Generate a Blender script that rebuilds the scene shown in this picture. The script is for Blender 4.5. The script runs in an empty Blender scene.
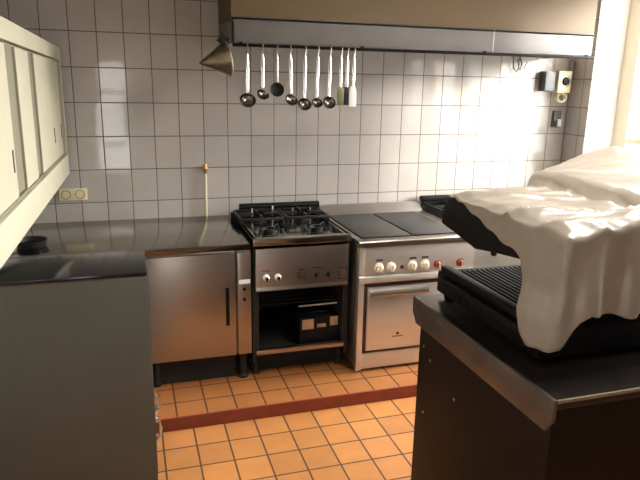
import bpy, bmesh, math, random
from mathutils import Vector, Matrix, noise
random.seed(4)
S = bpy.context.scene
COL = S.collection

# ------------------------------------------------------------------ camera
cam = bpy.data.cameras.new('camera'); co = bpy.data.objects.new('camera', cam); COL.objects.link(co)
M3 = Matrix([[0.9552967, 0.0558321, -0.2903291], [-0.2950322, 0.2434151, -0.9239616], [0.0190838, 0.9683139, 0.2490059]])
co.matrix_world = Matrix.Translation((0.29206, -3.93768, 1.72931)) @ M3.to_4x4()
cam.sensor_width = 36; cam.lens = 611.865 / 640 * 36; cam.clip_start = .02
S.camera = co

# ------------------------------------------------------------------ world, lights, exposure
w = bpy.data.worlds.new('world'); S.world = w; w.use_nodes = True
bg = w.node_tree.nodes['Background']
bg.inputs[0].default_value = (1.0, .985, .965, 1); bg.inputs[1].default_value = 13.0
# hazy sky: an even veil, plus a bright lobe added to light the sheet
_w = w.node_tree; _tc = _w.nodes.new('ShaderNodeTexCoord'); _vd = _w.nodes.new('ShaderNodeVectorMath'); _vd.operation = 'DOT_PRODUCT'
_vd.inputs[1].default_value = Vector((.84, .26, .47)).normalized(); _w.links.new(_tc.outputs['Generated'], _vd.inputs[0])
_mr = _w.nodes.new('ShaderNodeMapRange'); _mr.interpolation_type = 'SMOOTHSTEP'
_mr.inputs[1].default_value = .70; _mr.inputs[2].default_value = 1.0; _mr.inputs[3].default_value = 7.5; _mr.inputs[4].default_value = 105.0
_w.links.new(_vd.outputs['Value'], _mr.inputs[0]); _w.links.new(_mr.outputs[0], bg.inputs[1])
S.view_settings.view_transform = 'Standard'; S.view_settings.look = 'None'
S.view_settings.gamma = 1; S.view_settings.use_curve_mapping = False
S.view_settings.exposure = 0.0

def portal(loc, rot, sx, sy):
    l = bpy.data.lights.new('window_portal', 'AREA'); l.shape = 'RECTANGLE'; l.size = sx; l.size_y = sy
    l.cycles.is_portal = True
    o = bpy.data.objects.new('window_portal', l); COL.objects.link(o); o.location = loc; o.rotation_euler = rot
sun = bpy.data.lights.new('sun', 'SUN'); sun.energy = 19.0; sun.angle = math.radians(14); sun.color = (1, .96, .90)
so = bpy.data.objects.new('sun', sun); COL.objects.link(so)
so.rotation_euler = Vector((-1, .85, -.29)).to_track_quat('-Z', 'Y').to_euler(); so.location = (6, -5, 4)
portal((3.80, -.84, 1.80), (0, math.pi/2, 0), 1.50, 1.22)
portal((3.80, -2.25, 1.925), (0, math.pi/2, 0), 1.25, 1.0)
portal((.10, -5.92, 1.175), (math.pi/2, 0, 0), .48, 1.55)

# ------------------------------------------------------------------ materials
def mat(name, col, rough=.5, metal=0., nz=0., nscale=20, stretch=(1, 1, 1), bump=0., spec=.5, coat=0., rvar=0.):
    m = bpy.data.materials.new(name); m.use_nodes = True
    nt = m.node_tree; b = nt.nodes['Principled BSDF']
    b.inputs['Base Color'].default_value = (*col, 1); b.inputs['Roughness'].default_value = rough
    b.inputs['Metallic'].default_value = metal; b.inputs['Specular IOR Level'].default_value = spec
    if coat: b.inputs['Coat Weight'].default_value = coat; b.inputs['Coat Roughness'].default_value = .2
    if nz or bump or rvar:
        tc = nt.nodes.new('ShaderNodeTexCoord'); mp = nt.nodes.new('ShaderNodeMapping')
        mp.inputs['Scale'].default_value = stretch
        nt.links.new(tc.outputs['Object'], mp.inputs[0])
        n = nt.nodes.new('ShaderNodeTexNoise'); n.inputs['Scale'].default_value = nscale; n.inputs['Detail'].default_value = 5
        nt.links.new(mp.outputs[0], n.inputs['Vector'])
        if nz:
            r = nt.nodes.new('ShaderNodeMapRange'); r.inputs[1].default_value = .3; r.inputs[2].default_value = .7
            r.inputs[3].default_value = 1 - nz; r.inputs[4].default_value = 1 + nz
            nt.links.new(n.outputs[0], r.inputs[0])
            mx = nt.nodes.new('ShaderNodeVectorMath'); mx.operation = 'SCALE'; mx.inputs[0].default_value = col
            nt.links.new(r.outputs[0], mx.inputs['Scale']); nt.links.new(mx.outputs[0], b.inputs['Base Color'])
        if rvar:
            r = nt.nodes.new('ShaderNodeMapRange'); r.inputs[1].default_value = .3; r.inputs[2].default_value = .7
            r.inputs[3].default_value = max(.02, rough - rvar); r.inputs[4].default_value = rough + rvar
            nt.links.new(n.outputs[0], r.inputs[0]); nt.links.new(r.outputs[0], b.inputs['Roughness'])
        if bump:
            bp = nt.nodes.new('ShaderNodeBump'); bp.inputs['Strength'].default_value = bump; bp.inputs['Distance'].default_value = .005
            nt.links.new(n.outputs[0], bp.inputs['Height']); nt.links.new(bp.outputs[0], b.inputs['Normal'])
    return m

def tilemat(name, axes, size, origin, col, grout, rough, mortar, tilt, cvar=.05, groutrough=.8, spec=.5, wave=0.02):
    """rectangular tiles laid in object space; every tile has its own slight tilt and tone"""
    m = bpy.data.materials.new(name); m.use_nodes = True; nt = m.node_tree; L = nt.links.new
    b = nt.nodes['Principled BSDF']; b.inputs['Specular IOR Level'].default_value = spec
    def math_(op, a, c=None, d=None):
        n = nt.nodes.new('ShaderNodeMath'); n.operation = op
        for i, v in enumerate((a, c, d)):
            if v is None: continue
            if isinstance(v, (int, float)): n.inputs[i].default_value = v
            else: L(v, n.inputs[i])
        return n.outputs[0]
    tc = nt.nodes.new('ShaderNodeTexCoord'); sp = nt.nodes.new('ShaderNodeSeparateXYZ'); L(tc.outputs['Object'], sp.inputs[0])
    cells = []; masks = []
    for k in (0, 1):
        u = math_('DIVIDE', math_('SUBTRACT', sp.outputs[axes[k]], origin[k]), size[k])
        cells.append(math_('FLOOR', u)); f = math_('SUBTRACT', u, cells[k])
        e = math_('MULTIPLY', math_('MINIMUM', f, math_('SUBTRACT', 1.0, f)), size[k])
        masks.append(e)
    edge = math_('MINIMUM', masks[0], masks[1])
    mr = nt.nodes.new('ShaderNodeMapRange'); mr.interpolation_type = 'SMOOTHSTEP'
    mr.inputs[1].default_value = mortar * .5; mr.inputs[2].default_value = mortar * .5 + .0018
    L(edge, mr.inputs[0]); t = mr.outputs[0]
    cb = nt.nodes.new('ShaderNodeCombineXYZ'); L(cells[0], cb.inputs[0]); L(cells[1], cb.inputs[1])
    wn = nt.nodes.new('ShaderNodeTexWhiteNoise'); wn.noise_dimensions = '3D'; L(cb.outputs[0], wn.inputs['Vector'])
    # tone
    tone = nt.nodes.new('ShaderNodeMapRange'); tone.inputs[3].default_value = 1 - cvar; tone.inputs[4].default_value = 1 + cvar
    L(wn.outputs['Value'], tone.inputs[0])
    nz = nt.nodes.new('ShaderNodeTexNoise'); nz.inputs['Scale'].default_value = 9; nz.inputs['Detail'].default_value = 6
    L(tc.outputs['Object'], nz.inputs['Vector'])
    nr = nt.nodes.new('ShaderNodeMapRange'); nr.inputs[1].default_value = .3; nr.inputs[2].default_value = .7
    nr.inputs[3].default_value = 1 - cvar; nr.inputs[4].default_value = 1 + cvar; L(nz.outputs[0], nr.inputs[0])
    sc = nt.nodes.new('ShaderNodeVectorMath'); sc.operation = 'SCALE'; sc.inputs[0].default_value = col
    L(math_('MULTIPLY', tone.outputs[0], nr.outputs[0]), sc.inputs['Scale'])
    mx = nt.nodes.new('ShaderNodeMix'); mx.data_type = 'RGBA'; mx.inputs[6].default_value = (*grout, 1)
    L(t, mx.inputs[0]); L(sc.outputs[0], mx.inputs[7]); L(mx.outputs[2], b.inputs['Base Color'])
    rg = nt.nodes.new('ShaderNodeMapRange'); rg.inputs[3].default_value = groutrough; rg.inputs[4].default_value = rough
    L(t, rg.inputs[0]); L(rg.outputs[0], b.inputs['Roughness'])
    # tilt
    ge = nt.nodes.new('ShaderNodeNewGeometry')
    sub = nt.nodes.new('ShaderNodeVectorMath'); sub.operation = 'SUBTRACT'; L(wn.outputs['Color'], sub.inputs[0]); sub.inputs[1].default_value = (.5, .5, .5)
    s2 = nt.nodes.new('ShaderNodeVectorMath'); s2.operation = 'SCALE'; L(sub.outputs[0], s2.inputs[0]); s2.inputs['Scale'].default_value = tilt
    n2 = nt.nodes.new('ShaderNodeTexNoise'); n2.inputs['Scale'].default_value = 14; n2.inputs['Detail'].default_value = 1; L(tc.outputs['Object'], n2.inputs['Vector'])
    sb = nt.nodes.new('ShaderNodeVectorMath'); sb.operation = 'SUBTRACT'; L(n2.outputs['Color'], sb.inputs[0]); sb.inputs[1].default_value = (.5, .5, .5)
    s3 = nt.nodes.new('ShaderNodeVectorMath'); s3.operation = 'SCALE'; L(sb.outputs[0], s3.inputs[0]); s3.inputs['Scale'].default_value = wave
    a1 = nt.nodes.new('ShaderNodeVectorMath'); L(ge.outputs['Normal'], a1.inputs[0]); L(s2.outputs[0], a1.inputs[1])
    a2 = nt.nodes.new('ShaderNodeVectorMath'); L(a1.outputs[0], a2.inputs[0]); L(s3.outputs[0], a2.inputs[1])
    nn = nt.nodes.new('ShaderNodeVectorMath'); nn.operation = 'NORMALIZE'; L(a2.outputs[0], nn.inputs[0])
    bp = nt.nodes.new('ShaderNodeBump'); bp.inputs['Strength'].default_value = .5; bp.inputs['Distance'].default_value = .002
    L(t, bp.inputs['Height']); L(nn.outputs[0], bp.inputs['Normal']); L(bp.outputs[0], b.inputs['Normal'])
    return m

GL = (.30, .27, .24)
T_BACK = tilemat('white_wall_tile', (0, 2), (.15, .20), (0, -.01), (.45, .42, .385), (.11, .09, .075), .06, .0035, .009, cvar=.03, wave=.009)
T_SIDE = tilemat('white_wall_tile_side', (1, 2), (.15, .20), (0, -.01), (.45, .42, .385), (.11, .09, .075), .06, .0035, .009, cvar=.03, wave=.009)
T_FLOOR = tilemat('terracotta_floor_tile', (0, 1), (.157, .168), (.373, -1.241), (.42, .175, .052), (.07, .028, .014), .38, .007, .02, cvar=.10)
T_RAISE = tilemat('terracotta_raised_tile_shaded', (0, 1), (.154, .156), (.452, -1.08), (.34, .130, .038), (.07, .028, .014), .38, .007, .02, cvar=.10)  # floor tile again, with shade put into a darker base colour
M = dict(
    plaster=mat('white_plaster', (.85, .84, .80), .8),
    roomwall=mat('cream_wall_paint', (.38, .33, .27), .8, nz=.04),
    ceil=mat('ceiling_paint', (.40, .36, .30), .9),
    nosing=mat('brown_red_nosing_tile', (.20, .035, .018), .35, nz=.2, nscale=12),
    steel=mat('brushed_steel', (.37, .325, .29), .32, 1., nz=.05, nscale=2.5, stretch=(1, 1, 45), rvar=.03),
    steel_top=mat('worn_worktop_steel', (.34, .315, .28), .15, 1., nz=.06, nscale=6, rvar=.03),
    steel_dull=mat('dull_steel', (.42, .39, .36), .42, .9, nz=.07, nscale=7, rvar=.03),
    steel_panel=mat('grey_steel_panel', (.105, .105, .083), .6, .3, nz=.05, nscale=4),
    hoodsteel=mat('hood_steel', (.15, .14, .135), .6, .2, nz=.08, nscale=5),
    hoodtan=mat('tan_hood_panel', (.115, .070, .026), .6, nz=.06, nscale=4),
    chrome=mat('chrome', (.85, .84, .82), .12, 1.),
    brass=mat('brass', (.50, .36, .16), .3, 1.),
    black=mat('black_enamel', (.008, .007, .007), .42, nz=.3, spec=.12),
    blackgloss=mat('glossy_black_steel', (.03, .03, .035), .14, .6),
    hotplate=mat('cast_iron_plate', (.035, .032, .03), .42, .35, nz=.25, nscale=14, spec=.35),
    iron=mat('cast_iron', (.015, .015, .015), .5, .1, spec=.3),
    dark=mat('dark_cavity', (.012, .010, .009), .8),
    cream=mat('cream_painted_wood', (.40, .38, .275), .5, nz=.03, nscale=6),
    creamshade=mat('olive_grey_pull_strip', (.16, .15, .10), .6),
    creamplastic=mat('cream_plastic', (.78, .70, .48), .4),
    knobcream=mat('cream_knob', (.80, .74, .60), .35),
    knobred=mat('red_brown_knob', (.22, .04, .025), .35),
    white=mat('white_enamel', (.85, .85, .83), .3),
    ink=mat('dark_ink', (.05, .02, .018), .6),
    redink=mat('red_ink', (.30, .03, .02), .6),
    brownpanel=mat('dark_brown_laminate', (.020, .012, .008), .55, nz=.15, nscale=30, spec=.12),
    cloth=mat('beige_sheet', (.38, .335, .282), .28, nz=.05, nscale=30, bump=.12, coat=.6),
    winframe=mat('cream_window_frame', (.82, .74, .60), .5),
    greybox=mat('grey_box', (.07, .07, .075), .5),
    wire=mat('grey_wire', (.06, .055, .05), .5),
    olive=mat('olive_turner', (.16, .16, .08), .45, .6),
    tin=mat('warm_tin', (.42, .30, .19), .4, .5, nz=.2, nscale=40),
    edge=mat('worn_edge', (.32, .27, .18), .5, .3),
)
# glass
gm = bpy.data.materials.new('window_glass'); gm.use_nodes = True; _n = gm.node_tree; _n.nodes.clear()
_o = _n.nodes.new('ShaderNodeOutputMaterial'); _t = _n.nodes.new('ShaderNodeBsdfTransparent'); _g = _n.nodes.new('ShaderNodeBsdfGlossy'); _m = _n.nodes.new('ShaderNodeMixShader')
_g.inputs['Roughness'].default_value = .02; _m.inputs[0].default_value = .06
_n.links.new(_t.outputs[0], _m.inputs[1]); _n.links.new(_g.outputs[0], _m.inputs[2]); _n.links.new(_m.outputs[0], _o.inputs[0])
M['glass'] = gm
M['steel_bright'] = mat('bright_satin_steel', (.66, .62, .565), .36, .7, nz=.05, nscale=2.5, stretch=(1, 1, 45), rvar=.03)
M['bowl'] = mat('dark_bowl_steel', (.26, .23, .20), .22, 1., nz=.2, nscale=30)

# ------------------------------------------------------------------ helpers
def box(bm, x0, x1, y0, y1, z0, z1, bev=0.):
    t = bmesh.new()
    bmesh.ops.create_cube(t, size=1)
    for v in t.verts:
        v.co = Vector(((x0 + x1)/2 + v.co.x*(x1 - x0), (y0 + y1)/2 + v.co.y*(y1 - y0), (z0 + z1)/2 + v.co.z*(z1 - z0)))
    if bev > 0:
        bmesh.ops.bevel(t, geom=t.edges[:], offset=bev, segments=2, profile=.6, affect='EDGES')
    merge(bm, t)
def merge(bm, t, mx=None):
    if mx is not None: bmesh.ops.transform(t, matrix=mx, verts=t.verts[:])
    me = bpy.data.meshes.new('tmp'); t.to_mesh(me); t.free(); bm.from_mesh(me); bpy.data.meshes.remove(me)
def prism(bm, pts, axis, a, b, bev=0.):
    """polygon pts (two coords) extruded along axis 0/1/2 from a to b"""
    t = bmesh.new()
    def mk(p, d):
        return {0: (d, p[0], p[1]), 1: (p[0], d, p[1]), 2: (p[0], p[1], d)}[axis]
    va = [t.verts.new(mk(p, a)) for p in pts]; vb = [t.verts.new(mk(p, b)) for p in pts]
    t.faces.new(va); t.faces.new(vb)
    n = len(pts)
    for i in range(n): t.faces.new((va[i], va[(i+1) % n], vb[(i+1) % n], vb[i]))
    bmesh.ops.recalc_face_normals(t, faces=t.faces[:])
    if bev > 0: bmesh.ops.bevel(t, geom=t.edges[:], offset=bev, segments=2, profile=.6, affect='EDGES')
    merge(bm, t)
def tube(bm, pts, r, seg=10, cap=True, flat=1.):
    pts = [Vector(p) for p in pts]; rs = r if isinstance(r, (list, tuple)) else [r]*len(pts)
    rings = []; up = Vector((0, 0, 1))
    for i, p in enumerate(pts):
        d = (pts[min(i+1, len(pts)-1)] - pts[max(i-1, 0)]).normalized()
        if i == 0:
            a = up if abs(d.dot(up)) < .9 else Vector((0, 1, 0))
            a = (a - d*a.dot(d)).normalized()
        else:
            a = (a - d*a.dot(d)).normalized()
        c = d.cross(a)
        rings.append([bm.verts.new(p + (a*math.cos(2*math.pi*k/seg)*flat + c*math.sin(2*math.pi*k/seg))*rs[i]) for k in range(seg)])
    for i in range(len(rings)-1):
        for k in range(seg):
            bm.faces.new((rings[i][k], rings[i][(k+1) % seg], rings[i+1][(k+1) % seg], rings[i+1][k]))
    if cap: bm.faces.new(rings[0][::-1]); bm.faces.new(rings[-1])
def lathe(bm, prof, mx=None, seg=24):
    """profile (r,z) about z"""
    t = bmesh.new(); rings = []
    for r, z in prof:
        if r < 1e-6: rings.append([t.verts.new((0, 0, z))])
        else: rings.append([t.verts.new((r*math.cos(2*math.pi*k/seg), r*math.sin(2*math.pi*k/seg), z)) for k in range(seg)])
    for a, b in zip(rings, rings[1:]):
        for k in range(seg):
            k2 = (k+1) % seg
            f = [a[k % len(a)], a[k2 % len(a)], b[k2 % len(b)], b[k % len(b)]]
            u = []
            for v in f:
                if v not in u: u.append(v)
            if len(u) > 2: t.faces.new(u)
    bmesh.ops.recalc_face_normals(t, faces=t.faces[:])
    merge(bm, t, mx)
def obj(name, bm, m, parent=None, smooth=True, normals=True):
    if normals: bmesh.ops.recalc_face_normals(bm, faces=bm.faces[:])
    me = bpy.data.meshes.new(name); bm.to_mesh(me); bm.free()
    me.materials.append(M[m] if isinstance(m, str) else m)
    if smooth:
        me.shade_smooth(); me.set_sharp_from_angle(angle=math.radians(35))
    o = bpy.data.objects.new(name, me); COL.objects.link(o)
    if parent is not None:
        o.parent = parent
        q = parent; off = Vector((0, 0, 0))
        while q is not None: off += q.location; q = q.parent
        o.location = -off if parent.get('abs', 1) else (0, 0, 0)
    return o
def thing(name, label, cat, loc=(0, 0, 0), group=None):
    o = bpy.data.objects.new(name, None); COL.objects.link(o); o.location = loc; o.empty_display_size = .05
    o['label'] = label; o['category'] = cat
    if group: o['group'] = group
    return o
def tag(o, label, cat, group=None):
    o['label'] = label; o['category'] = cat
    if group: o['group'] = group
    return o
def struct(name, bm, m, parent=None):
    o = obj(name, bm, m, parent)
    if parent is None: o['kind'] = 'structure'
    return o
def B(): return bmesh.new()
def bx(name, m, parent, *a, bev=0.):
    b = B(); box(b, *a, bev=bev); return obj(name, b, m, parent)
RY = lambda y: Matrix.Rotation(math.pi/2, 4, 'X')          # z axis -> -y
def facing(x, y, z): return Matrix.Translation((x, y, z)) @ Matrix.Rotation(math.pi/2, 4, 'X')   # lathe axis z points to -y

# ------------------------------------------------------------------ setting
XL, XR, YF, ZC = -.40, 3.45, -5.6, 2.60
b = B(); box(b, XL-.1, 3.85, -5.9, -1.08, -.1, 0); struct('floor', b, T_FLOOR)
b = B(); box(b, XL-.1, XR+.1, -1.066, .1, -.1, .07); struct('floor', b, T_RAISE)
b = B(); box(b, XL, XR, -1.08, -1.066, -.05, .071, bev=.003); struct('trim_1', b, 'nosing')
b = B(); box(b, XL-.1, XR+.1, 0, .1, -.1, ZC+.1); struct('wall_back', b, T_BACK)
b = B(); box(b, XL-.1, XL, YF-.1, 0, -.1, ZC+.1); struct('wall_left', b, T_SIDE)
b = B(); box(b, XL-.1, 3.85, -5.9, .1, ZC, ZC+.1); struct('ceiling', b, 'ceil')
# right wall with the window opening, tiled inner skin
WZ0, WZ1 = 1.30, 2.55
OPEN = [(-1.45, -.23, 1.05), (-2.75, -1.75, 1.30)]
def pierced(b, x0, x1, y0, y1):
    box(b, x0, x1, y0, y1, WZ1, ZC)
    c_ = y1
    for a_, e_, z_ in OPEN:
        box(b, x0, x1, e_, c_, -.1, WZ1); box(b, x0, x1, a_, e_, -.1, z_); c_ = a_
    box(b, x0, x1, y0, c_, -.1, WZ1)
b = B(); pierced(b, XR, XR+.02, YF, 0); struct('wall_right', b, T_SIDE)
b = B(); pierced(b, XR+.02, XR+.35, -5.9, .1); struct('wall_right_reveal', b, 'plaster')
b = B(); box(b, 3.80, 5.7, -3.0, -2.85, -.1, 3.2); struct('added_sun_block', b, 'plaster')  # unseen slab added outside to keep direct sun off the sheet
# wall behind the photographer with narrow windows
b = B()
box(b, XL-.1, XR, YF-.3, YF, -.1, .40); box(b, XL-.1, XR, YF-.3, YF, 1.95, ZC)
box(b, XL-.1, -.14, YF-.3, YF, .40, 1.95); box(b, .34, XR, YF-.3, YF, .40, 1.95)
struct('wall_front', b, 'roomwall')
# windows
def window(name, axis, c, a0, a1, z0, z1, mull, trans, t=.05, wd=.07):
    b = B()
    def bar(p0, p1, q0, q1):
        t = .05 if q1-q0 > p1-p0 else .042
        if axis == 0: box(b, c-t/2, c+t/2, p0, p1, q0, q1, bev=.004)
        else: box(b, p0, p1, c-t/2, c+t/2, q0, q1, bev=.004)
    bar(a0, a1, z0, z0+wd); bar(a0, a1, z1-wd, z1); bar(a0, a0+wd, z0, z1); bar(a1-wd, a1, z0, z1)
    for m_ in mull: bar(m_-.035, m_+.035, z0, z1)
    for z_ in trans: bar(a0, a1, z_-.02, z_+.02)
    r = struct(name, b, 'winframe')
    b = B()
    if axis == 0: box(b, c-.003, c+.003, a0+.02, a1-.02, z0+.02, z1-.02)
    else: box(b, a0+.02, a1-.02, c-.003, c+.003, z0+.02, z1-.02)
    obj('pane', b, 'glass', r)
    return r
window('window_1', 0, 3.72, -1.45, -.23, 1.05, WZ1, (), (1.37, 1.97), wd=.13)
window('window_added', 0, 3.72, -2.75, -1.75, WZ0, WZ1, (), (1.97,), wd=.10)  # unseen second window, added to light the sheet from the side
window('window_3', 1, -5.78, -.14, .34, .40, 1.95, (), (.80, 1.50), wd=.03)
for nm, (a_, e_, z_) in zip(('trim_2', 'trim_3'), OPEN):
    b = B(); box(b, XR-.03, XR+.25, a_, e_, z_-.03, z_+.004, bev=.004); struct(nm, b, 'plaster')

# unseen lamp added over the island to brighten the top of the sheet
cl = thing('added_fill_lamp', 'unseen long white lamp added over the island to brighten the sheet', 'lamp', (2.0, -2.15, 2.6))
bx('housing', 'white', cl, 1.90, 2.10, -2.80, -1.50, 2.55, 2.60, bev=.004)
ld = bpy.data.lights.new('added_fill_light', 'AREA'); ld.shape = 'RECTANGLE'; ld.size = .16; ld.size_y = 1.2; ld.energy = 38; ld.color = (1, .95, .87)
lo = bpy.data.objects.new('added_fill_light', ld); COL.objects.link(lo); lo.location = (2.0, -2.15, 2.545)

# ------------------------------------------------------------------ extractor hood
h = thing('extractor_hood', 'long stainless extractor hood with a tan upper panel above the cookers', 'extractor hood', (2.0, -.25, 1.93))
b = B()
HX0, HX1, HY = .855, 3.20, -.50
box(b, HX0, HX1, HY, HY+.012, 1.930, 2.062, bev=.002)              # front lip
box(b, HX0, HX0+.012, HY, -.005, 1.930, 2.062, bev=.002)
box(b, HX1-.012, HX1, HY, -.005, 1.930, 2.062, bev=.002)
box(b, HX0, HX1, HY, -.005, 2.050, 2.062)
obj('rim', b, 'hoodsteel', h)
b = B(); prism(b, [(HX0, 2.062), (HX1, 2.062), (HX1, 2.595), (HX0, 2.595)], 1, HY+.012, -.005); obj('canopy', b, 'hoodtan', h)
b = B()
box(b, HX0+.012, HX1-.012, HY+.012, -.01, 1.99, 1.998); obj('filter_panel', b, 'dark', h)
b = B(); box(b, 2.455, 2.462, HY-.0015, HY, 1.932, 2.06); obj('seam', b, 'steel_dull', h)
b = B(); tube(b, [(HX0-.0, HY-.012, 1.918), (HX1, HY-.012, 1.918)], .009, 8); 
for xx in (.9, 1.6, 2.4, 3.15): box(b, xx-.008, xx+.008, HY-.015, HY+.01, 1.915, 1.935)
obj('hanging_rail', b, 'black', h)

# ------------------------------------------------------------------ utensils on the rail
UY = HY - .012
def s_hook(z0, r=.011):
    return [(0, .004, z0-.045), (0, -.004, z0-.02), (0, -r-.002, z0), (0, -r*.7, z0+r*.8), (0, 0, z0+r+.002), (0, r*.8, z0+r*.6), (0, r, z0-.004)]
def utensil(px, kind, length, label, name, cat, br=.042, depth=.03, tilt=0., ms='chrome', mb='bowl', yaw=0., hz=0.):
    t = thing(name, label, cat, (px, UY, 1.918), 'cooking utensils on the hood rail')
    t['abs'] = 0
    b = B(); z1 = -length
    top = s_hook(0)
    b2 = B(); tube(b2, [(p[0], p[1], p[2]) for p in top[::-1]], .0045, 6); obj('hook', b2, 'chrome', t)
    hl = [(0, .004, -.045), (tilt*.2, .004, -.07), (tilt*.5, .004, z1*.5), (tilt, .004, z1+.012)]
    tube(b, hl, [.005, .0085, .0095, .0075], 8, flat=.35); obj('handle', b, ms, t)
    b = B()
    if kind == 'ladle':
        n = 7; prof = [(br*math.sin(a), -br*.8*math.cos(a)) for a in [i*math.pi/2/n for i in range(n+1)]]
        prof += [(br*.94*math.sin(a), -br*.74*math.cos(a)) for a in [i*math.pi/2/n for i in range(n, -1, -1)]]
        # bowl tilted: its mouth looks up and towards the room
        mx = Matrix.Translation((tilt, -.012, z1-br*.55)) @ Matrix.Rotation(yaw, 4, 'Z') @ Matrix.Rotation(math.radians(hz), 4, 'X')
        lathe(b, prof, mx, 22); obj('bowl', b, mb, t)
    elif kind == 'skimmer':
        mx = Matrix.Translation((tilt, .002, z1-br*.8)) @ Matrix.Rotation(math.radians(75), 4, 'X')
        lathe(b, [(0, -.008), (br*.6, -.006), (br, .004), (br, .006), (br*.6, -.003), (0, -.005)], mx, 22); obj('bowl', b, mb, t)
    else:
        prism(b, [(tilt-.012, z1+.012), (tilt+.012, z1+.012), (tilt+br, z1-.02), (tilt+br, z1-depth), (tilt-br, z1-depth), (tilt-br, z1-.02)], 1, .002, .005, bev=.001)
        obj('blade', b, mb, t)
    return t
utensil(.933, 'ladle', .262, 'steel ladle with large round bowl, leftmost on the hanging rail', 'ladle', 'ladle', .046, hz=50)
utensil(1.019, 'ladle', .235, 'short steel ladle hanging between the leftmost ladle and the black skimmer', 'ladle', 'ladle', .036, hz=40, yaw=.4)
utensil(1.100, 'skimmer', .200, 'small black round skimmer with thin handle on the rail', 'skimmer', 'skimmer', .040, mb='black', ms='steel')
utensil(1.175, 'ladle', .262, 'steel ladle just right of the black skimmer, hung higher than its right neighbour', 'ladle', 'ladle', .038, tilt=.008, hz=45, yaw=.3)
utensil(1.262, 'ladle', .285, 'steel ladle, left and lowest of the three touching bowls', 'ladle', 'ladle', .040, tilt=-.003, hz=55)
utensil(1.336, 'ladle', .280, 'steel ladle, small bowl in the middle of the three touching bowls', 'ladle', 'ladle', .033, tilt=-.003, hz=45)
utensil(1.409, 'ladle', .275, 'steel ladle, right of the three touching bowls beside the turners', 'ladle', 'ladle', .039, tilt=-.004, hz=60)
utensil(1.475, 'turner', .222, 'olive grey turner, leftmost of the three turners', 'turner', 'spatula', .019, .092, mb='olive')
utensil(1.512, 'turner', .222, 'dark turner in the middle of the three turners', 'turner', 'spatula', .016, .090, mb='iron')
utensil(1.552, 'turner', .215, 'bright white turner, rightmost utensil on the rail', 'turner', 'spatula', .022, .105, mb='white')

# conical strainer hanging sideways at the hood's left end
cs = thing('conical_strainer', 'conical steel strainer hung sideways on the left end of the hood', 'strainer', (.84, -.53, 1.84))
def cone_mx(): 
    d = Vector((.676-.842, -.02, 1.808-1.84)).normalized()
    return Matrix.Translation((.820, -.535, 1.845)) @ d.to_track_quat('Z', 'Y').to_matrix().to_4x4()
b = B(); lathe(b, [(.092, 0), (.081, .017), (.042, .083), (.006, .150), (0, .152), (.004, .146), (.040, .081), (.078, .017), (.089, .002), (.092, 0)], cone_mx(), 28)
obj('cone', b, mat('strainer_steel', (.25, .21, .14), .3, 1., nz=.35, nscale=14, stretch=(.3, 3, 3)), cs)
b = B(); lathe(b, [(.093, -.004), (.097, 0), (.093, .006), (.089, .002), (.093, -.004)], cone_mx(), 28); obj('rim', b, 'steel_dull', cs)
b = B(); tube(b, [(.835, -.53, 1.945), (.80, -.53, 1.955), (.775, -.53, 1.935), (.80, -.53, 1.925), (.83, -.53, 1.93)], .009, 6); obj('hanging_loop', b, 'iron', cs)

# ------------------------------------------------------------------ wall fittings
t = thing('gas_tap', 'brass wall tap on a cream pipe above the steel worktop', 'tap', (.75, -.02, .878))
b = B(); tube(b, [(.750, -.018, .876), (.750, -.018, 1.17)], .008, 10); obj('pipe', b, 'creamplastic', t)
b = B(); lathe(b, [(0, -.03), (.012, -.03), (.014, -.01), (.020, 0), (.014, .012), (.009, .03), (0, .03)], Matrix.Translation((.750, -.022, 1.185)), 14)
tube(b, [(.750, -.002, 1.19), (.750, -.03, 1.19)], .008, 8); obj('valve', b, 'brass', t)
b = B(); box(b, .718, .782, -.034, -.026, 1.196, 1.205, bev=.003); obj('handle', b, 'brass', t)

t = thing('double_socket', 'double cream power socket on the tiles under the wall cabinet', 'socket', (-.04, 0, 1.047))
bx('plate', 'creamplastic', t, -.125, .036, -.012, 0, 1.010, 1.080, bev=.003)
for xx in (-.085, -.005):
    b = B(); lathe(b, [(.028, 0), (.028, .003), (.024, .003), (.022, -.004), (0, -.004)], facing(xx, -.012, 1.045), 20); obj('outlet', b, mat('outlet_ochre', (.30, .22, .07), .5), t)

t = thing('grey_junction_box', 'plain grey box on the wall left of the cream timer', 'box', (3.26, 0, 1.77))
bx('body', 'greybox', t, 3.185, 3.275, -.06, 0, 1.700, 1.840, bev=.004); bx('lid', 'greybox', t, 3.189, 3.271, -.066, -.06, 1.705, 1.835, bev=.002)
t = thing('wall_timer', 'cream wall timer with black dial in the corner by the window', 'timer', (3.33, 0, 1.68))
bx('body', 'creamplastic', t, 3.285, 3.395, -.085, 0, 1.69, 1.845, bev=.008)
b = B(); lathe(b, [(0, .012), (.026, .012), (.030, 0), (.034, -.002), (0, -.002)], facing(3.345, -.085, 1.772), 24); obj('dial', b, 'black', t)
b = B(); lathe(b, [(.036, 0), (.043, 0), (.043, .004), (.036, .004), (.036, 0)], facing(3.345, -.085, 1.772), 24); obj('bezel', b, 'steel', t)
b = B()
tube(b, [(3.34+.045*math.cos(a)*(1-a/40), -.04-.003*a, 1.655+.03*math.sin(a)) for a in [i*.5 for i in range(30)]], .006, 7)
tag(obj('cable_coil', b, 'creamplastic'), 'coiled cream cable hanging below the wall timer', 'cable')
t = thing('wall_switch', 'small grey and white switch on the wall below the coiled cable', 'switch', (3.37, 0, 1.46))
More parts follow.
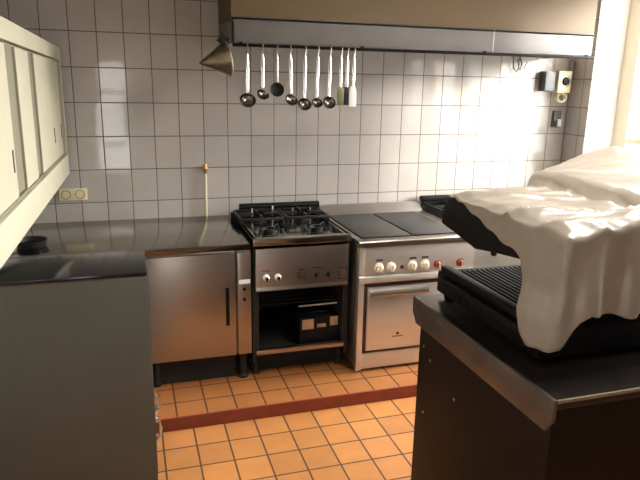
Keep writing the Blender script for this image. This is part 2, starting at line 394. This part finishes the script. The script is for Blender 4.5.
bx('back_box', 'greybox', t, 3.325, 3.385, -.03, 0, 1.44, 1.56, bev=.004); bx('cover', 'white', t, 3.352, 3.385, -.042, -.03, 1.445, 1.50, bev=.003); bx('rocker', 'ink', t, 3.330, 3.352, -.040, -.03, 1.45, 1.495, bev=.002)
b = B()
tube(b, [(2.93, -.02, 1.95), (2.94, -.02, 1.86), (2.965, -.03, 1.83), (2.985, -.02, 1.87), (2.97, -.02, 1.91), (2.99, -.02, 1.93), (3.01, -.02, 1.88), (2.995, -.02, 1.84), (3.03, -.02, 1.86), (3.05, -.02, 1.90)], .0042, 6)
tag(obj('loose_wire', b, 'wire'), 'thin loose wire curling on the tiles under the hood', 'wire')
b = B(); prism(b, [(3.40, 1.80), (3.415, 1.86), (3.425, 1.92), (3.44, 1.92), (3.43, 1.86), (3.44, 1.85)], 1, -.05, -.005)
tag(obj('pipe_bracket', b, 'steel_dull'), 'small dark metal bracket high in the corner under the hood', 'bracket')

# ------------------------------------------------------------------ wall cabinet on the left
c = thing('wall_cabinet', 'cream wall cabinet with sliding doors above the left worktop', 'cabinet', (-.045, -.10, 1.188))
bx('body', 'cream', c, XL+.065, -.075, -2.75, -.10, 1.192, 1.885, bev=.003)
b = B(); box(b, -.075, -.045, -2.75, -.10, 1.822, 1.89, bev=.003); obj('top_rail', b, 'cream', c)
b = B(); box(b, -.075, -.045, -2.75, -.10, 1.188, 1.302, bev=.003); obj('bottom_rail', b, 'cream', c)
b = B(); box(b, -.075, -.047, -.135, -.10, 1.302, 1.822, bev=.002); obj('stile', b, 'cream', c)
for y0, y1, hs in ((-1.03, -.17, (-.53, -.22)), (-1.47, -1.18, ()), (-2.70, -1.66, (-1.70,))):
    d = bx('door', 'cream', c, -.074, -.060, y0, y1, 1.308, 1.815, bev=.002)
    for hy in hs: bx('handle', 'ink', d, -.062, -.0585, hy-.010, hy+.010, 1.40, 1.475)
for y0, y1 in ((-1.18, -1.03), (-1.66, -1.47)):
    bx('pull_strip', 'creamshade', c, -.0745, -.070, y0, y1, 1.304, 1.818)
b = B(); box(b, -.0745, -.056, -2.7, -.14, 1.3025, 1.312); obj('track', b, 'creamshade', c)
c.rotation_euler = (-math.radians(.70), 0, -math.radians(.55))

# ------------------------------------------------------------------ worktop and base units on the left
b = B()
prism(b, [(XL+.003, -.004), (.893, -.004), (.893, -.765), (.335, -.765), (.335, -1.14), (XL+.003, -1.14)], 2, .838, .876, bev=.004)
tag(obj('worktop', b, 'steel_top'), 'stainless steel corner worktop left of the burner range', 'worktop')
c = thing('base_cabinet', 'steel base cabinet with one wide door left of the burner range', 'cabinet', (.58, -.4, .07))
bx('body', 'steel_dull', c, .345, .812, -.755, -.02, .235, .836)
d = bx('door', 'steel', c, .350, .808, -.780, -.757, .240, .832, bev=.003)
bx('handle', 'black', d, .752, .772, -.784, -.778, .42, .64, bev=.003)
for xx, yy in ((.37, -.70), (.37, -.08), (.79, -.08)):
    b = B(); lathe(b, [(0, 0), (.025, 0), (.025, .01), (.018, .02), (.018, .166), (0, .166)], Matrix.Translation((xx, yy, .0705)), 12); obj('foot', b, 'iron', c)
bx('kickspace_board', 'dark', c, .35, .81, -.70, -.68, .072, .235)  # dark board standing in for the shade under the cabinet
c = thing('filler_unit', 'narrow steel filler unit between base cabinet and burner range', 'cabinet', (.855, -.4, .07))
bx('body', 'steel_dull', c, .817, .893, -.755, -.02, .236, .836); bx('front_panel', 'steel', c, .819, .893, -.780, -.757, .240, .832, bev=.003)
bx('label_plate', 'white', c, .826, .886, -.783, -.779, .655, .680, bev=.001)
for zz in (.625, .565):
    b = B(); lathe(b, [(0, .008), (.008, .008), (.010, 0), (0, 0)], facing(.855, -.780, zz), 12); obj('screw', b, 'black', c)
b = B(); lathe(b, [(0, 0), (.03, 0), (.03, .01), (.022, .02), (.022, .166), (0, .166)], Matrix.Translation((.855, -.71, .0705)), 12); obj('foot', b, 'iron', c)
c = thing('base_cabinet', 'steel base unit under the left leg of the corner worktop', 'cabinet', (-.05, -.95, .0))
bx('body', 'steel_dull', c, XL+.005, .325, -1.13, -.80, .08, .836, bev=.003)

# tall grey steel unit in the foreground left
c = thing('undercounter_fridge', 'grey steel unit with a plain side panel and chrome latch, front left', 'fridge', (0, -1.35, 0))
bx('body', 'steel_panel', c, XL+.004, .332, -1.497, -1.150, .03, .955, bev=.002)
bx('side_panel', 'steel_panel', c, XL+.004, .3345, -1.512, -1.4975, .012, .966, bev=.002)
b = B(); box(b, XL+.004, .3335, -1.506, -1.148, .9665, .982, bev=.004); obj('top', b, 'blackgloss', c)
b = B(); box(b, XL+.004, .18, -1.5135, -1.5065, .9660, .9695); obj('edge_strip', b, 'ink', c)
b = B(); box(b, .333, .337, -1.49, -1.16, .05, .95); obj('door', b, 'steel_panel', c)
lt = B(); Yh = -1.42
tube(lt, [(.337, Yh, .415), (.356, Yh, .39), (.360, Yh, .345), (.352, Yh, .315), (.337, Yh, .30)], .007, 8)
tube(lt, [(.337, Yh, .285), (.352, Yh, .27), (.360, Yh, .235), (.356, Yh, .195), (.337, Yh, .17)], .007, 8)
hd = obj('handle', lt, 'chrome', c)
b = B(); lathe(b, [(0, .02), (.012, .018), (.014, 0), (0, 0)], Matrix.Translation((.337, Yh, .325)) @ Matrix.Rotation(math.pi/2, 4, 'Y'), 12)
obj('latch', b, 'chrome', hd); b = B(); lathe(b, [(0, .02), (.012, .018), (.014, 0), (0, 0)], Matrix.Translation((.337, Yh, .275)) @ Matrix.Rotation(math.pi/2, 4, 'Y'), 12); obj('latch', b, 'chrome', hd)

# dark pan thing in the far left corner of the worktop
t = thing('dark_pan', 'dark shallow pan in the shadowed far left corner of the worktop', 'pan', (-.22, -.56, .877))
b = B(); lathe(b, [(0, 0), (.065, 0), (.073, .01), (.080, .036), (.076, .036), (.069, .012), (0, .004)], Matrix.Translation((-.22, -.56, .8765)), 26); obj('bowl', b, 'iron', t)
b = B(); tube(b, [(-.297, -.56, .908), (-.33, -.565, .914), (-.385, -.57, .914)], .008, 8); obj('handle', b, 'iron', t)

# ------------------------------------------------------------------ cookers
def knob(parent, x, y, z, body, r=.017, cap=None, ptr=True):
    b = B(); lathe(b, [(0, .026), (r*.62, .026), (r*.78, .022), (r*.85, .006), (r*1.15, .004), (r*1.2, 0), (0, 0)], facing(x, y, z), 18)
    k = obj('knob', b, body, parent)
    if ptr: b = B(); box(b, x-.003, x+.003, y-.034, y-.024, z-r*.75, z+r*.75, bev=.001); obj('pointer', b, cap or body, k)
    return k
def grate(parent, cx, cy, z, sx, sy):
    b = B()
    for s in (-1, 1):
        box(b, cx-sx, cx+sx, cy+s*sy-.006, cy+s*sy+.006, z-.012, z+.004, bev=.002)
        box(b, cx+s*sx-.006, cx+s*sx+.006, cy-sy, cy+sy, z-.012, z+.004, bev=.002)
        box(b, cx+s*sx*.62-.045, cx+s*sx*.62+.045, cy-.006, cy+.006, z-.010, z+.010, bev=.002)
        box(b, cx-.006, cx+.006, cy+s*sy*.62-.045, cy+s*sy*.62+.045, z-.010, z+.010, bev=.002)
        for s2 in (-1, 1): box(b, cx+s*sx-.008, cx+s*sx+.008, cy+s2*sy-.008, cy+s2*sy+.008, z-.04, z-.010)
    return obj('grate', b, 'iron', parent)
def burner(parent, cx, cy, z):
    b = B(); lathe(b, [(0, .02), (.028, .02), (.034, .014), (.034, .004), (.05, 0), (0, 0)], Matrix.Translation((cx, cy, z)), 20); return obj('burner', b, 'iron', parent)

# --- burner range with open oven
X0, X1, FY = .905, 1.470, -.780
r = thing('gas_range', 'steel gas burner range with a dark open oven, between cabinet and hotplate cooker', 'cooker', (1.19, -.4, .07))
b = B()
box(b, X0, X0+.02, FY+.02, -.03, .17, .90); box(b, X1-.02, X1, FY+.02, -.03, .17, .90); box(b, X0, X1, -.045, -.03, .17, .90)
obj('housing', b, 'iron', r)
b = B()   # dished hob with a raised rim
box(b, X0, X1, FY-.004, FY+.055, .862, .900, bev=.006); box(b, X0, X0+.03, FY+.03, -.06, .875, .900, bev=.004); box(b, X1-.03, X1, FY+.03, -.06, .875, .900, bev=.004)
box(b, X0+.01, X1-.01, FY+.03, -.05, .858, .872)
obj('hob', b, 'steel_top', r)
for cy in (-.24, -.56):
    for cx in (1.045, 1.33):
        burner(r, cx, cy, .872)
        if cy > -.4: grate(r, cx, cy, .925, .13, .135)
for cx in (1.045, 1.33):
    b = B()
    for k in range(4):
        a = math.pi/4 + k*math.pi/2
        tube(b, [(cx+.035*math.cos(a), -.56+.035*math.sin(a), .905), (cx+.085*math.cos(a), -.56+.085*math.sin(a), .915), (cx+.105*math.cos(a), -.56+.105*math.sin(a), .874)], .005, 6)
    lathe(b, [(.030, .892), (.040, .892), (.040, .908), (.030, .908), (.030, .892)], Matrix.Translation((cx, -.56, 0)), 20); obj('pan_support', b, 'iron', r)
b = B(); tube(b, [(X0+.05, -.075, .94), (X1+.02, -.075, .94)], .022, 12); box(b, X0+.055, X1+.015, -.09, -.05, .872, .935); obj('back_rail', b, 'black', r)
for xx, hh in ((1.03, .05), (1.165, .06), (1.30, .045), (1.42, .045)):
    b = B(); tube(b, [(xx, -.115, .885), (xx, -.115, .885+hh)], .0055, 8); obj('pin', b, 'white' if hh > .049 else 'steel_dull', r)
b = B(); prism(b, [(FY, .625), (FY-.006, .605), (FY+.008, .597), (FY+.02, .60), (FY+.02, .845), (FY, .845)], 0, X0+.014, X1-.014, bev=.002); pf = obj('control_panel', b, 'steel', r)
for xx in (.977, 1.043): knob(pf, xx, FY, .680, 'white', .017, 'black')
for xx in (.977, 1.043):
    b = B(); lathe(b, [(0, .030), (.009, .030), (.010, .024), (0, .024)], facing(xx, FY, .680), 14); obj('knob_cap', b, 'black', pf)
for xx in (1.270, 1.342): knob(pf, xx, FY, .676, 'black', .013, 'steel')
bx('switch', 'ink', pf, 1.157, 1.197, FY-.006, FY, .662, .704, bev=.002)
b = B(); box(b, .953, 1.000, FY-.001, FY, .716, .724); obj('marking', b, 'redink', pf)
bx('marking', 'ink', pf, 1.160, 1.196, FY-.001, FY, .712, .718); bx('marking', 'ink', pf, 1.243, 1.298, FY-.001, FY, .716, .723)
b = B()
for a in ((1.400, 1.449, .705, .710), (1.400, 1.449, .640, .645), (1.400, 1.404, .640, .710), (1.445, 1.449, .640, .710)): box(b, a[0], a[1], FY-.001, FY, a[2], a[3])
obj('rating_plate', b, 'ink', pf)
b = B()   # oven cavity, five faces
box(b, X0+.022, X1-.022, -.10, -.085, .24, .60); box(b, X0+.020, X0+.034, FY+.02, -.09, .24, .60); box(b, X1-.034, X1-.020, FY+.02, -.09, .24, .60)
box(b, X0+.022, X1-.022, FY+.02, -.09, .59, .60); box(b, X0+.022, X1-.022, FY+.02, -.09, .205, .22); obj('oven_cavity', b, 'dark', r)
b = B(); box(b, X0+.016, X1-.026, FY-.004, FY+.03, .222, .250, bev=.004); obj('bottom_bar', b, 'steel', r)
b = B()
for k in range(9): tube(b, [(X0+.04, FY+.09+k*.06, .487), (X1-.04, FY+.09+k*.06, .487)], .003, 6)
for xx in (X0+.045, X1-.045): tube(b, [(xx, FY+.03, .487), (xx, -.13, .487)], .004, 6)
obj('oven_rack', b, 'iron', r)
b = B(); tube(b, [(1.17, FY+.02, .487), (1.40, FY+.02, .489)], .005, 6); obj('rack_bar', b, 'steel_dull', r)
for xx in (X0+.03, X1-.03):
    for yy in (FY+.09, -.08):
        b = B(); lathe(b, [(0, 0), (.02, 0), (.02, .01), (.014, .02), (.014, .135), (0, .135)], Matrix.Translation((xx, yy, .0705)), 10); obj('foot', b, 'iron', r)
bx('kickspace_board', 'dark', r, X0+.005, X1-.005, -.66, -.64, .072, .20)  # dark board put in for the shade beneath the range
# tin box standing in the oven
t = thing('tin_box', 'small dark tin with two pale patches lying inside the open oven', 'tin', (1.31, -.62, .2205))
b = B(); box(b, 1.19, 1.44, -.72, -.56, .2205, .392, bev=.01); obj('body', b, 'black', t)
b = B(); box(b, 1.205, 1.275, -.7225, -.7205, .325, .385); obj('pale_patch', b, 'tin', t)  # pale patches on the front of the dark box
b = B(); box(b, 1.295, 1.350, -.7225, -.7205, .330, .352); obj('pale_patch', b, 'tin', t)
b = B(); box(b, 1.375, 1.425, -.7225, -.7205, .335, .390); obj('pale_patch', b, 'tin', t)
b = B(); tube(b, [(1.26, -.64, .390), (1.28, -.66, .405), (1.36, -.66, .405), (1.38, -.64, .390)], .004, 6); obj('handle', b, 'iron', t)

# --- hotplate cooker
X0, X1, FY = 1.497, 2.235, -.850
r = thing('hotplate_cooker', 'stainless cooker with two black hotplates and a closed oven door', 'cooker', (1.86, -.4, .07))
b = B(); box(b, X0, X1, FY+.035, -.03, .095, .838, bev=.002); obj('housing', b, 'steel_dull', r)
b = B(); prism(b, [(FY-.012, .838), (FY-.012, .868), (FY-.004, .876), (-.03, .876), (-.03, .838)], 0, X0-.008, X1, bev=.003); obj('hob', b, 'steel', r)
b = B(); prism(b, [(-.15, .875), (-.06, .925), (-.03, .925), (-.03, .875)], 0, X0, X1, bev=.003); obj('upstand', b, 'steel_dull', r)
for x0, x1 in ((1.525, 1.830), (1.845, 2.150)): bx('hotplate', 'hotplate', r, x0, x1, -.80, -.185, .874, .884, bev=.003)
bx('seam', 'ink', r, 1.834, 1.841, -.80, -.185, .8755, .879)
b = B(); box(b, X0+.03, X1-.005, FY, FY+.035, .672, .836, bev=.003); pf = obj('control_panel', b, 'steel_bright', r)
for xx in (1.618, 1.693, 1.828, 1.908): knob(pf, xx, FY, .712, 'knobcream', .025)
for xx in (1.990, 2.138): knob(pf, xx, FY, .710, 'knobred', .022, 'knobcream')
b = B(); lathe(b, [(0, .006), (.010, .006), (.012, 0), (0, 0)], facing(1.762, FY, .708), 12); obj('indicator', b, 'ink', pf)
for xx in (1.618, 1.828, 1.905): bx('marking', 'ink', pf, xx-.022, xx+.022, FY-.0015, FY, .752, .763)
b = B(); prism(b, [(FY+.02, .672), (FY-.018, .665), (FY-.022, .640), (FY-.012, .625), (FY+.02, .618)], 0, X0-.004, X1, bev=.003); obj('bumper_rail', b, 'steel_bright', r)
b = B(); box(b, X0, X0+.035, FY-.002, FY+.036, .085, .838, bev=.003); obj('side_post', b, 'steel_bright', r)
b = B(); box(b, X0+.04, X1-.01, FY+.012, FY+.034, .19, .612); obj('door_recess', b, 'ink', r)
dr = bx('oven_door', 'steel_bright', r, X0+.058, X1-.03, FY-.004, FY+.014, .206, .596, bev=.004)
b = B(); tube(b, [(1.572, FY-.030, .562), (1.925, FY-.030, .567)], .011, 10, flat=1.5)
box(b, 1.572, 1.59, FY-.028, FY-.003, .553, .571); box(b, 1.905, 1.923, FY-.028, FY-.003, .556, .575); obj('handle', b, 'steel', dr)
# maker's mark: a small crest over a line of small letters
b = B(); prism(b, [(1.743, .300), (1.754, .312), (1.765, .300), (1.760, .292), (1.748, .292)], 1, FY-.0052, FY-.0038); 
for k in range(8): box(b, 1.722+k*.0085, 1.728+k*.0085, FY-.0052, FY-.0038, .278, .286)
obj('emblem', b, 'ink', dr)
b = B(); box(b, X0+.036, X1-.005, FY+.008, FY+.034, .088, .186, bev=.003); obj('kickspace_board', b, 'steel_bright', r)
for xx in (X0+.04, X1-.04):
    for yy in (FY+.07, -.09):
        b = B(); lathe(b, [(0, 0), (.02, 0), (.02, .028), (0, .028)], Matrix.Translation((xx, yy, .0705)), 10); obj('foot', b, 'iron', r)

# --- range behind the grill
X0, X1, FY = 2.245, 2.960, -.800
r = thing('gas_range', 'steel gas range with black pan supports right of the hotplate cooker', 'cooker', (2.6, -.4, .07))
b = B(); box(b, X0, X1, FY+.02, -.03, .09, .84, bev=.003); obj('housing', b, 'steel_dull', r)
b = B(); box(b, X0, X1, FY-.004, -.03, .841, .866, bev=.004); obj('hob', b, 'steel_top', r)
bx('front_panel', 'steel_bright', r, X0+.01, X1-.01, FY, FY+.019, .12, .835, bev=.003)
for cx in (2.43, 2.775):
    for cy in (-.22, -.57): burner(r, cx, cy, .867); grate(r, cx, cy, .915, .155, .155)
b = B(); tube(b, [(X0+.01, -.06, .945), (X1-.02, -.06, .945)], .022, 10); box(b, X0+.02, X1-.02, -.072, -.045, .866, .93); obj('back_rail', b, 'black', r)
for k in range(4): knob(r, 2.40+k*.13, FY, .74, 'black', .02, 'steel_bright')
for xx in (X0+.04, X1-.04):
    for yy in (FY+.06, -.09):
        b = B(); lathe(b, [(0, 0), (.02, 0), (.02, .022), (0, .022)], Matrix.Translation((xx, yy, .0705)), 10); obj('foot', b, 'iron', r)

# ------------------------------------------------------------------ island on the right
c = thing('island_counter', 'dark brown island counter with a steel-edged top in front right', 'counter', (2.2, -2.25, 0))
b = B(); box(b, 1.393, 2.98, -2.655, -1.830, .0, .868, bev=.003); bd = obj('body', b, 'brownpanel', c)
b = B(); box(b, 1.372, 3.0, -2.690, -1.815, .868, .900, bev=.003); obj('top', b, mat('dark_island_top', (.055, .045, .04), .22, .6, nz=.2, nscale=9), c)
b = B(); prism(b, [(-1.815, .902), (-1.815, .838), (-1.850, .796), (-2.668, .796), (-2.695, .838), (-2.695, .902)], 0, 1.360, 1.372, bev=.002); obj('edge_band', b, mat('worn_edge_steel', (.15, .13, .115), .4, .7, nz=.25, nscale=9), c)
b = B(); box(b, 1.3715, 3.0, -2.6965, -2.6895, .892, .902, bev=.001); obj('edge_strip', b, 'edge', c)
for yy, zz in ((-1.87, .70), (-1.93, .665), (-2.13, .60), (-1.90, .42)):
    b = B(); lathe(b, [(0, .002), (.005, .002), (.007, 0), (0, 0)], Matrix.Translation((1.3932, yy, zz)) @ Matrix.Rotation(-math.pi/2, 4, 'Y'), 10); obj('screw', b, 'steel', bd)

# --- contact grill
g = thing('contact_grill', 'black tabletop contact grill on the island, half under the sheet', 'grill', (1.9, -2.15, .90))
b = B(); box(b, 1.460, 2.55, -2.490, -1.820, .918, 1.003, bev=.006); obj('base', b, 'black', g)
b = B()
for k in range(26): box(b, 1.50+k*.022, 1.508+k*.022, -2.44, -1.86, 1.001, 1.009)
obj('ribbed_plate', b, 'black', g)
b = B()
box(b, 1.455, 1.490, -2.47, -1.85, 1.000, 1.034, bev=.007); obj('front_rail', b, 'black', g)
b = B(); box(b, 1.432, 1.463, -2.47, -1.875, .972, 1.000, bev=.006); obj('front_rail', b, 'black', g)
b = B(); prism(b, [(-1.80, 1.195), (-1.805, 1.265), (-1.83, 1.28), (-1.86, 1.31), (-1.91, 1.333), (-2.50, 1.300), (-2.50, 1.205), (-2.33, 1.192), (-2.17, 1.172), (-2.06, 1.155), (-1.92, 1.178)], 0, 1.470, 2.50, bev=.008); lid = obj('lid', b, 'black', g)
b = B(); box(b, 2.05, 2.45, -2.42, -2.05, .99, 1.21, bev=.01); obj('hinge_post', b, 'black', g)
b = B(); box(b, 1.62, 2.45, -2.42, -2.15, 1.325, 1.335); box(b, 1.85, 2.45, -2.40, -1.95, 1.25, 1.372, bev=.02); obj('lid_housing', b, 'black', g)
for yy in (-2.0, -2.05):
    b = B(); lathe(b, [(0, .010), (.010, .010), (.012, 0), (0, 0)], Matrix.Translation((1.460, yy, .945)) @ Matrix.Rotation(-math.pi/2, 4, 'Y'), 12); obj('knob', b, 'iron', g)
for xx in (1.50, 2.48):
    for yy in (-2.44, -1.85):
        b = B(); lathe(b, [(0, 0), (.02, 0), (.018, .02), (0, .02)], Matrix.Translation((xx, yy, .9005)), 10); obj('foot', b, 'black', g)

# --- cloth
def pl(x, pts):
    if x <= pts[0][0]: return pts[0][1]
    for (a, p), (c_, q) in zip(pts, pts[1:]):
        if x <= c_: return p + (q-p)*(x-a)/(c_-a)
    return pts[-1][1]
def sm(a, b_, x): t_ = max(0, min(1, (x-a)/(b_-a))); return t_*t_*(3-2*t_)
CX0, CX1, CY0, CY1 = 1.446, 2.70, -2.575, -1.90
def topz(x, y):
    z = 1.345 - .012*(1-sm(1.45, 1.6, x))
    # raised housing under the sheet: step, then a ridge
    s = sm(1.79, 1.812, x + .04*(y+2.1))
    px, py = 2.10, -2.00
    ridge = .100*max(0, 1 - math.hypot((x-px)/.31, (y-py)/.60))
    z += s*(.058 + ridge)
    z += .035*math.exp(-(((x-1.72)/.09)**2 + ((y+2.54)/.07)**2))
    # loose folds
    n1 = noise.noise(Vector((x*5+y*2.2, y*4.0, 3.1))); n2 = noise.noise(Vector((x*10+3*y, y*9, 7.7)))
    crease = 1 - abs(noise.noise(Vector((x*3.5 + y*6.5, x*2.6 - y*1.2, 1.3))))*2.2
    fine = 1 - abs(noise.noise(Vector((x*9 + y*12, x*5 - y*3, 5.3))))*2
    z += (1-.55*s)*(.010*n1 + .005*n2 + .018*max(0, crease)**3 + .007*max(0, fine)**2)
    return z
def cloth():
    bm = B(); NX, NY, ND = 110, 70, 26
    def P(u, v): return (CX0 + (CX1-CX0)*u, CY0 + (CY1-CY0)*v)
    grid = [[None]*(NY+1) for _ in range(NX+1)]
    for i in range(NX+1):
        for j in range(NY+1):
            x, y = P(i/NX, j/NY)
            d = min(x-CX0, y-CY0, CY1-y)
            z = topz(x, y) - .014*(1-sm(0, .035, d))
            grid[i][j] = bm.verts.new((x, y, z))
    for i in range(NX):
        for j in range(NY): bm.faces.new((grid[i][j], grid[i+1][j], grid[i+1][j+1], grid[i][j+1]))
    # skirt path: far-left corner -> near-left corner -> near-right corner
    path = [(grid[0][j], (-1, 0), j) for j in range(NY, -1, -1)] + [(grid[i][0], (0, -1), i) for i in range(1, NX+1)]
    hemL = [(-2.60, 1.00), (-2.55, .975), (-2.49, .975), (-2.452, 1.00), (-2.42, 1.07), (-2.41, 1.14), (-2.375, 1.215), (-2.24, 1.248), (-2.11, 1.285), (-1.926, 1.335), (-1.85, 1.34)]
    hemN = [(1.40, .985), (1.447, .985), (1.475, 1.012), (1.50, 1.07), (1.525, 1.095), (1.56, 1.092), (1.66, 1.078), (1.80, 1.07), (2.2, 1.06), (2.7, 1.08)]
    prev = None
    for n_, (v0, dr_, idx) in enumerate(path):
        p = v0.co
        onL = dr_[0] == -1
        hem = pl(p.y, hemL) if onL else pl(p.x, hemN)
        hem = min(hem, p.z-.004)
        s = (-(p.y) if onL else (-CY0 + p.x - CX0))
        cr = 1 - min(1, abs(s + CY0)/.10)          # closeness to the near-left corner
        col = [v0]
        for k in range(1, ND+1):
            t_ = k/ND; z = p.z + (hem - p.z)*t_
            fall = p.z - z
            fold = .022*math.sin(s*34 + 1.1*math.sin(s*9)) + .012*noise.noise(Vector((s*7, z*2.5, 2)))
            amp = sm(0, .22, fall)*(.35 if onL else 1.)
            out = .004 + .02*fall + fold*amp
            if onL: out = max(out, 0) + .022*sm(1.16, 1.04, z)
            else: out = max(out, 0.0)
            x = p.x + dr_[0]*out; y = p.y + dr_[1]*out
            if cr > 0: x -= .006*cr*amp; y -= .006*cr*amp
            z += .004*math.sin(s*60)*t_
            col.append(bm.verts.new((x, y, z)))
        if prev:
            for k in range(ND): 
                bm.faces.new((prev[k], prev[k+1], col[k+1], col[k]))
        prev = col
    # far edge hangs slightly
    prev = None
    for i in range(NX+1):
        v0 = grid[i][NY]; col = [v0]
        for k in range(1, 6):
            col.append(bm.verts.new((v0.co.x, v0.co.y + .006 + .004*k, v0.co.z - .014*k)))
        if prev and v0.co.x > 1.50:
            for k in range(5): bm.faces.new((prev[k], prev[k+1], col[k+1], col[k]))
        prev = col
    bmesh.ops.delete(bm, geom=[v for v in bm.verts if not v.link_faces], context='VERTS')
    o = obj('dust_sheet', bm, 'cloth', None, normals=True)
    o.data.shade_smooth()
    for e in o.data.attributes:
        pass
    if 'sharp_edge' in o.data.attributes: o.data.attributes.remove(o.data.attributes['sharp_edge'])
    md = o.modifiers.new('thickness', 'SOLIDIFY'); md.thickness = .003; md.offset = 1
    tag(o, 'beige sheet draped over the black grill on the island', 'cloth')
cloth()
